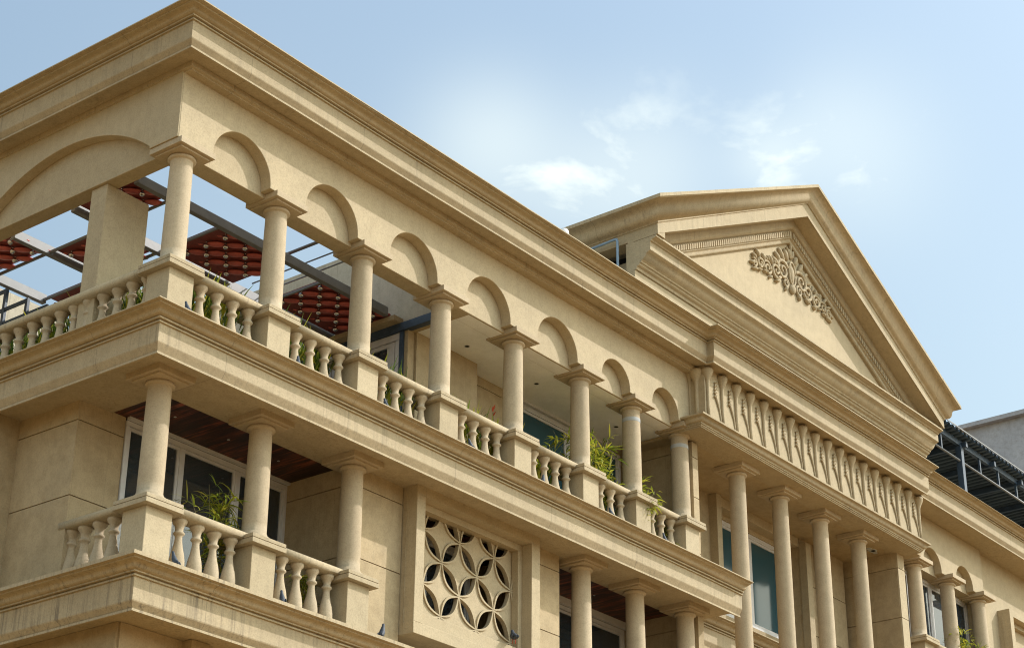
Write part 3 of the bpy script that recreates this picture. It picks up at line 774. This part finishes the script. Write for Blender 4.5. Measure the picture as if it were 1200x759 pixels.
# relief ornament
orn = MB(); Y0 = -.222
def scroll(cx, cz, r, turns, start, sgn, thick, yy=Y0-.02):
    pts_, rs = [], []
    n = int(18*turns)
    for i in range(n+1):
        t = i/n; a = start+sgn*2*math.pi*turns*t; rr = r*(1-.85*t)
        pts_.append((cx+rr*math.cos(a), yy-.02*t, cz+rr*math.sin(a))); rs.append(thick*(1-.45*t))
    orn.tube(pts_, rs, 7)
def leafc(x, z, l, a, w=.05):
    R = Matrix.Rotation(-a, 3, 'Y'); orn.ball((x+l*.5*math.cos(a), Y0-.02, z+l*.5*math.sin(a)), l*.55, .05, w, 8, R)
OC = 13.27
for s in (-1, 1):
    def X(v): return OC+s*v
    def A(a): return a if s > 0 else math.pi-a
    for (x, z, r, t, st_, sg, th) in ((.30, 3.80, .20, 1.6, 2.6, -1, .035), (.52, 3.70, .15, 1.5, 3.6, 1, .032), (.80, 3.63, .14, 1.6, .5, 1, .03), (1.02, 3.62, .12, 1.4, 3.4, -1, .028), (1.22, 3.56, .09, 1.3, 1.0, 1, .025), (.22, 3.60, .10, 1.4, 1.5, 1, .028)):
        scroll(X(x), z, r, t, A(st_), sg*s, th)
    for (x, z, l, a, w) in ((.12, 4.05, .22, 1.2, .05), (.24, 3.98, .26, .95, .045), (.36, 3.92, .22, .7, .045), (.45, 3.85, .20, .35, .04), (.64, 3.76, .16, 1.1, .032), (.90, 3.72, .14, 1.2, .028), (1.05, 3.72, .16, .9, .03), (1.15, 3.66, .14, .4, .03),
                            (1.22, 3.55, .14, -.1, .03), (.18, 3.54, .12, -1.0, .032), (.42, 3.56, .12, -.6, .03), (.68, 3.53, .10, -.7, .026), (1.0, 3.52, .09, -.5, .024), (1.12, 3.48, .18, -.25, .025), (.05, 4.15, .16, 1.5, .035)):
        leafc(X(x), z, l, A(a), w)
    rg = random.Random(3)
    for q in range(14):
        x = .15+rg.random()*1.05; z = 3.50+rg.random()*(.50-.30*x/1.2); leafc(X(x), z, .06+.05*rg.random(), A(rg.uniform(-1.5, 1.5)), .018)
orn.tube([(OC+.10*math.cos(a), Y0-.04, 3.84+.22*math.sin(a)) for a in [2*math.pi*i/20 for i in range(21)]], .02, 8)
orn.ball((OC, Y0-.02, 3.84), .07, .05, .16, 14); orn.ball((OC, Y0-.02, 3.56), .09, .06, .09, 12)
for a in (-.5, 0, .5): orn.ball((OC+.13*math.sin(a), Y0-.02, 4.13+.12*math.cos(a)), .035, .04, .11, 8, Matrix.Rotation(a, 3, 'Y'))
orn.ball((OC, Y0-.03, 4.35), .03, .04, .07, 8)
orn.build('relief_ornament', 'trim', ty, fixn=False)

# ------------------------------------------------------------------ pergola
PG = empty('steel_pergola', (2.2, 2.5, -2.386), 'grey steel pergola with red panels of mirrored balls over the corner terrace', 'pergola')
z0 = .10
YB = [1.09, 2.20, 3.32, 4.44]
for y in YB:
    x1 = 4.70 if y < 2 else 4.85; x0_ = .3 if y < 4 else .3
    m = MB(); m.box(x0_ if y < 4 else .3, x1 if y < 4.0 else 1.72, y, y+.075, z0, z0+.125); m.build('beam', 'steel', PG, bevel=.006)
XC = [.86, 1.68, 3.50]
def cross(x, ya, yb):
    m = MB(); m.box(x-.014, x+.014, ya, yb, z0+.02, z0+.055); m.build('cross_bar', 'steel', PG, bevel=.004)
for x in XC:
    for i in range(3): cross(x, YB[i]+.075, YB[i+1])
BALL = [None]
def panel(xa, xb, ya, yb):
    balls = []
    m = MB(); z = z0+.03
    m.box(xa, xb, ya, yb, z+.055, z+.065); p = m.build('red_panel', 'redback', PG)
    r_ = MB(); d = .1697; b0 = [None]
    for i in range(int(xa/d)-1, int(xb/d)+2):
        for j in range(int(ya/d)-1, int(yb/d)+2):
            x, y = i*d+.03, j*d+.096
            if xa+.05 < x < xb-.05 and ya+.05 < y < yb-.05:
                if (i+j) % 2 == 0:
                    balls.append((x, y, z-.005))
                for (dx_, dy_) in ((.085, -.085),):
                    if (i+j) % 2 == 0:
                        xx, yy = x+dx_, y+dy_
                        r_.ball((xx, yy, z+.02), .118, .060, .026, 14, Matrix.Rotation(math.radians(-45), 3, 'Z'))
                        r_.ball((x-.055, y+.045, z+.005), .035, .012, .012, 8, Matrix.Rotation(math.radians(-40), 3, 'Z'))
    r_.build('red_spindles', 'red', p, fixn=False)
    for q in balls:
        if BALL[0] is None:
            c_ = MB(); x, y, z = q; c_.ball(q, .037, n=14); c_.tube([(x, y, z+.035), (x, y, z+.065)], .01, 6)
            BALL[0] = c_.build('mirror_ball', 'chrome', p, loc=q, fixn=False)
        else:
            o_ = BALL[0].copy(); COL.objects.link(o_); o_.parent = p; o_.location = (Vector(q)-WL[p.name])*S
panel(.3, .83, 1.19, 2.18); panel(1.71, 2.90, 1.19, 2.18); panel(3.53, 4.85, 1.19, 2.18)
panel(.3, .84, 3.43, 4.42); panel(1.71, 3.0, 3.43, 4.42)
panel(.9, 1.66, 2.31, 3.30)
m = MB()
for (x, ya, yb, rr) in ((3.03, .35, 2.6, .022), (3.62, .9, 2.6, .010), (3.35, .6, 2.3, .010)): m.tube([(x, ya, .4), (x, yb, .4)], rr, 6)
m.build('tension_wire', 'steel', PG)
for (x, y) in ((.40, 4.5), (4.75, 2.25)):
    m = MB(); m.box(x-.04, x+.04, y-.04, y+.04, -2.385, z0); m.build('post', 'steel', PG)
# things at the back of the terrace
MF = empty('metal_frame', (1.2, 4.6, -2.386), 'grey metal railing frame behind the planted left balustrade', 'railing')
for y, zt__ in ((4.13, -.13), (4.6, .15), (5.07, .15)):
    m = MB(); m.box(1.18, 1.22, y-.025, y+.025, -2.385, zt__); m.build('post', 'darksteel', MF)
for z_, y0_ in ((.13, 4.6), (-.15, 4.13), (-.36, 3.7), (-.62, 3.7)):
    m = MB(); m.box(1.185, 1.215, y0_, 5.6, z_-.025, z_+.02); m.build('rail', 'darksteel', MF)
nb = MB(); nb.box(1.2, 3.3, 6.0, 6.3, -12.3, .95)
o = nb.build('roof_parapet', 'beige'); tag(o, 'beige plastered parapet wall behind the grey railing frame', 'wall')
vt = empty('ventilation_unit', (3.0, 2.9, -2.386), 'grey cylindrical lamp unit on a bracket seen beyond the first red panel', 'lamp')
m = MB(); m.tube([(2.90, 2.75, .02), (3.15, 2.50, .02)], .055, 14); m.build('housing', 'steel', vt)
m = MB(); m.ball((3.19, 2.46, .02), .055, n=12); m.build('lamp_globe', 'whitepl', vt)
m = MB(); m.box(2.86, 2.89, 2.70, 2.90, -2.38, .06); m.build('bracket', 'redback', vt)

# ------------------------------------------------------------------ roof canopy beyond the pediment
CN = empty('roof_canopy', (22, 2, 1.28), 'dark steel canopy of corrugated sheets standing on the roof beside the pediment', 'canopy')
ZC = 3.10
m = MB(); n = 420; vs = []; fs = []
xa, xb = 16.5, 34.0
for i in range(n+1):
    x = xa+(xb-xa)*(i//4*4+(0, 1.9, 2.2, 3.7)[i % 4])/n; dz = (0, 0, -.06, -.06)[i % 4]
    vs += [(x, -.22, ZC+dz), (x, 6.5, ZC-.15+dz)]
for i in range(n): fs.append((2*i, 2*i+2, 2*i+3, 2*i+1))
k_ = len(vs); vs += [(v[0], v[1], v[2]+.012) for v in vs]
fs += [(a+k_, d+k_, c+k_, b+k_) for a, b, c, d in fs[:n]]
m.add(vs, fs); m.build('corrugated_sheet', 'sheet', CN, fixn=False)
m = MB(); m.box(xa, xb, -.235, -.222, ZC+.02, ZC+.042); m.build('gutter_edge', 'steel', CN)
m = MB(); m.box(xa, xb, -.05, .02, ZC-.17, ZC-.05); m.build('edge_beam', 'darksteel', CN)
for k_, x in enumerate([17.4+1.25*i for i in range(13)]):
    m = MB(); m.box(x-.035, x+.035, -.15, 6.4, ZC-.20, ZC-.10); m.build('rafter', 'darksteel', CN)
m = MB(); m.tube([(xa, -.02, 2.62), (xb, -.02, 2.62)], .022, 8); m.build('tie_rail', 'steel', CN)
for x in [18.2+.83*i for i in range(18)]:
    m = MB(); m.box(x-.02, x+.02, -.04, .0, 2.62, ZC-.17); m.build('strut', 'darksteel', CN)
for x in (19.85, 25.0, 30.0):
    m = MB(); m.box(x-.055, x+.055, -.07, .05, 1.28, ZC-.17); m.build('post', 'darksteel', CN, bevel=.005)
    m = MB(); m.box(x-.055, x+.055, 5.5, 5.6, 1.28, ZC-.2); m.build('post', 'darksteel', CN)

NB = empty('neighbouring_block', (44, 0, -12.3), 'plain grey plastered block rising behind the dark roof canopy', 'building')
m = MB(); m.box(34.4, 46, 2.2, 6.3, -12.3, 9.699); m.build('wall', 'greyplaster', NB)
m = MB(); m.box(34.2, 46.2, 2.0, 6.5, 9.70, 9.82); m.build('coping', 'greyplaster', NB)

# ------------------------------------------------------------------ small things
m = MB(); m.tube([(8.48, .9, 2.50), (8.48, .05, 2.535), (8.48, .012, 2.53), (8.48, -.003, 2.49), (8.48, -.003, 1.3)], .02, 10)
tag(m.build('conduit_pipe', 'bluepipe'), 'blue grey bent pipe in front of the dark attic opening', 'pipe')
dm_ = MB(); dm_.lathe([(.065, 1.31), (.07, 1.34), (.066, 1.375), (.05, 1.405), (.025, 1.42), (.002, 1.423)], 6.12, -.76, 20)
tag(dm_.build('roof_lamp', 'whitepl'), 'small white domed lamp on the edge of the roof cornice', 'lamp')

def pigeon(x, y, z, label, a=.6, k=1.0, upright=False):
    e = empty('pigeon', (x, y, z), label, 'pigeon', 'pigeons perched along the ledges')
    m = MB(); c, s = math.cos(a), math.sin(a)
    def p(u, w):
        if upright: u, w = u*.62+.10*(w-.09)*0, .085+(w-.085)*1.0+u*.75; w = max(w, .012)
        return (x+u*c*k, y+u*s*k, z+w*k)
    m.tube([p(-.15, .055), p(-.10, .065), p(-.05, .08), p(0, .095), p(.04, .115), p(.065, .145), p(.075, .17), p(.09, .185), p(.105, .185), p(.118, .18)], [.012*k, .022*k, .036*k, .044*k, .042*k, .03*k, .022*k, .022*k, .012*k, .003*k], 12)
    m.build('body', 'pigeon', e)
    m = MB()
    for s2 in (-1, 1): m.tube([(p(.0, 0)[0]-s*.02*s2*k, p(.0, 0)[1]+c*.02*s2*k, z), (p(.0, 0)[0]-s*.02*s2*k, p(.0, 0)[1]+c*.02*s2*k, z+.07*k)], .005*k, 5)
    m.build('legs', 'redleaf', e)
    m = MB()
    for s2 in (-1, 1): m.ball((x-.03*c*k-s*.036*s2*k, y-.03*s*k+c*.036*s2*k, z+.085*k), (.05 if upright else .075)*k, .012*k, .028*k, 10, Matrix.Rotation(a, 3, 'Z') @ Matrix.Rotation(-.6 if upright else -.25, 3, 'Y'))
    m.build('wings', 'pigeon', e)
ordn = ['first', 'second', 'third', 'fourth', 'fifth', 'sixth', 'seventh']
for i, x in enumerate((-.30, 1.33, 2.79, 4.34, 5.76, 7.27, 8.52)):
    pigeon(x, -.68, -2.385, 'dark blue grey pigeon on the ledge under the upper balustrade, %s from the building corner' % ordn[i], (2.2, .9, 1.6, 2.5, .4, 1.9, 2.8)[i], .62, True)
pigeon(-.17, -.68, -5.073, 'dark pigeon on the lower balcony ledge nearest the building corner', 2.0, .66, True); pigeon(1.32, -.68, -5.073, 'dark pigeon in the middle of the lower balcony ledge', 1.2, .66, True)
pigeon(2.86, -.68, -5.073, 'dark upright pigeon on the lower ledge left of the pierced screen', .3, .75, True)
pigeon(5.99, -.06, -4.257, 'grey pigeon perched at the lower right corner of the pierced screen', .9)
m = MB(); m.tube([(-.72, 1.75, -2.38), (-.70, 1.55, -2.33), (-.68, 1.35, -2.375), (-.7, 1.1, -2.37), (-.72, .95, -2.372)], .012, 6)
tag(m.build('cable', 'spot'), 'dark blue cable lying on the left ledge of the upper balustrade', 'cable')

# ------------------------------------------------------------------ plants
def blade(mm, p, d, L, w, droop, rnd):
    p = Vector(p); d = Vector(d).normalized(); side = d.cross(Vector((0, 0, 1)))
    if side.length < .1: side = Vector((1, 0, 0))
    side.normalize(); side = (side+d.cross(side)*rnd.uniform(-.6, .6)).normalized()
    n = 4; pts_ = []; q = p.copy(); dd = d.copy()
    wd = [.25, .9, 1.0, .55, .02]
    for i in range(n+1):
        pts_.append((q+side*w*wd[i]*.5, q-side*w*wd[i]*.5)); q = q+dd*L/n; dd = (dd+Vector((0, 0, -droop/n))).normalized()
    vs = [v for pr in pts_ for v in pr]; mm.add(vs, [(2*i, 2*i+1, 2*i+3, 2*i+2) for i in range(n)], True)
def bamboo(name, loc, label, H, spread, nst, nl, seed, mat='leaf', lean=(0, 0), L=(.10, .20), w=.014, group=None, cat='plant'):
    r = random.Random(seed); e = empty(name, loc, label, cat, group)
    st_, lf_ = MB(), MB(); x, y, z = loc
    for i in range(nst):
        h = H*r.uniform(.6, 1.0); dx = r.gauss(0, spread)+lean[0]; dy = r.gauss(0, spread*.6)+lean[1]
        bx_, by_ = x+r.gauss(0, .05), y+r.gauss(0, .03)
        pts_ = []
        for k in range(7):
            t = k/6; pts_.append(Vector((bx_+dx*t**1.8, by_+dy*t**1.8, z+h*(t-.12*t*t))))
        st_.tube(pts_, [.007*(1-.7*k/6) for k in range(7)], 5)
        for q in range(nl):
            t = r.uniform(.25, 1.0)**.8; k = min(5, int(t*6)); p = pts_[k].lerp(pts_[k+1], t*6-k)
            a = r.uniform(0, 2*math.pi); tw = Vector((math.cos(a), math.sin(a), r.uniform(-.1, .7))).normalized()
            off = r.uniform(0, .10); p = p+tw*off
            for c in range(r.choice((2, 3, 3, 4))):
                d = tw+Vector((r.gauss(0, .45), r.gauss(0, .45), r.gauss(-.1, .4))); blade(lf_, p, d, r.uniform(*L), w*r.uniform(.7, 1.3), r.uniform(.3, 1.6), r)
    st_.build('stems', 'stem', e, fixn=False); lf_.build('foliage', mat, e, fixn=False); return e
bamboo('bamboo_plant', (1.18, .28, -4.9), 'tall airy bamboo plant between the two left lower columns in front of the window', 1.56, .21, 10, 15, 1, L=(.14, .25), w=.018)
bamboo('bamboo_plant', (1.62, .30, -4.9), 'low bamboo sprig leaning out beside the second lower column pedestal', .95, .08, 5, 9, 2)
bamboo('bamboo_plant', (2.62, .30, -4.9), 'small bamboo plant above the handrail left of the third lower column', 1.05, .14, 8, 10, 3)
bamboo('bamboo_plant', (8.15, .30, -2.2), 'large bushy bamboo plant beside the sixth upper column under the white ceiling', 1.74, .28, 30, 20, 4, lean=(-.15, -.08), L=(.13, .25), w=.022)
bamboo('bamboo_plant', (8.85, .10, -2.2), 'drooping bamboo spray hanging over the handrail of the sixth upper bay', 1.15, .16, 12, 16, 5, lean=(.1, -.12), L=(.12, .22), w=.02)
bamboo('bamboo_plant', (7.02, .25, -2.2), 'thin bamboo sprig left of the sixth upper column', 1.22, .09, 5, 8, 6)
bamboo('bamboo_plant', (9.75, .12, -2.2), 'low bamboo spray on the handrail beside the last upper column before the portico', 1.12, .18, 8, 11, 8)
bamboo('bamboo_plant', (18.95, -.02, -1.75), 'yellow green bamboo plant between the right hand columns at the picture edge', 1.0, .36, 16, 16, 9, lean=(.1, 0), w=.02)
def planting(x, y, along, n, seed, label, L=(.18, .5), h=.75, z=-2.2):
    r = random.Random(seed); e = empty('balcony_plants', (x, y, z), label, 'plant', 'leafy plants behind the upper balustrade')
    m = MB()
    for i in range(n):
        t = r.uniform(-.5, .5); px, py = (x+t*1.0, y+r.gauss(0, .05)) if along == 'x' else (x+r.gauss(0, .05), y+t*1.0)
        a = r.uniform(0, 2*math.pi); d = Vector((math.cos(a)*.35, math.sin(a)*.35, 1))
        blade(m, (px, py, z+.28+r.uniform(0, .40)), d, r.uniform(*L), r.uniform(.015, .045), r.uniform(.2, 1.4), r)
    m.build('foliage', 'leafdark', e, fixn=False)
    m = MB(); m.box(x-(.45 if along == 'x' else .1), x+(.45 if along == 'x' else .1), y-(.1 if along == 'x' else .45), y+(.1 if along == 'x' else .45), z-.18, z+.34); m.build('planter', 'soil', e)
for i in range(5):
    planting((AX[i]+AX[i+1])/2, .24, 'x', 190, 20+i, 'spiky green and yellow plants behind the %s upper bay of balusters' % ordn[i])
planting(8.12, .25, 'x', 60, 30, 'dark low leaves behind the sixth upper bay of balusters', h=.5)
for k, y in enumerate((.75, 1.95, 3.1, 4.3)):
    planting(.32, y, 'y', 230, 40+k, 'green planter leaves behind the left balustrade, %s clump from the corner column' % ordn[k])
# red flowering plant
e = empty('flowering_plant', (5.9, .28, -2.2), 'bromeliad plant with red flower and yellow leaves left of the fifth upper column', 'plant')
r = random.Random(5); m = MB()
for i in range(34):
    a = r.uniform(0, 6.28); blade(m, (5.95+r.gauss(0, .16), .28, -1.75), (math.cos(a)*.6, math.sin(a)*.6, 1), r.uniform(.35, .66), .035, r.uniform(.3, 1.5), r)
m.build('foliage', 'leaf', e, fixn=False)
m = MB(); m.tube([(5.9, .25, -1.9), (5.9, .25, -1.1)], .008, 6); m.build('stalk', 'stem', e)
m = MB()
for i in range(6): blade(m, (5.9, .25, -1.15+.02*i), (r.gauss(0, .4), r.gauss(0, .4), 1), .075, .02, .4, r)
m.build('flower', 'redleaf', e, fixn=False)
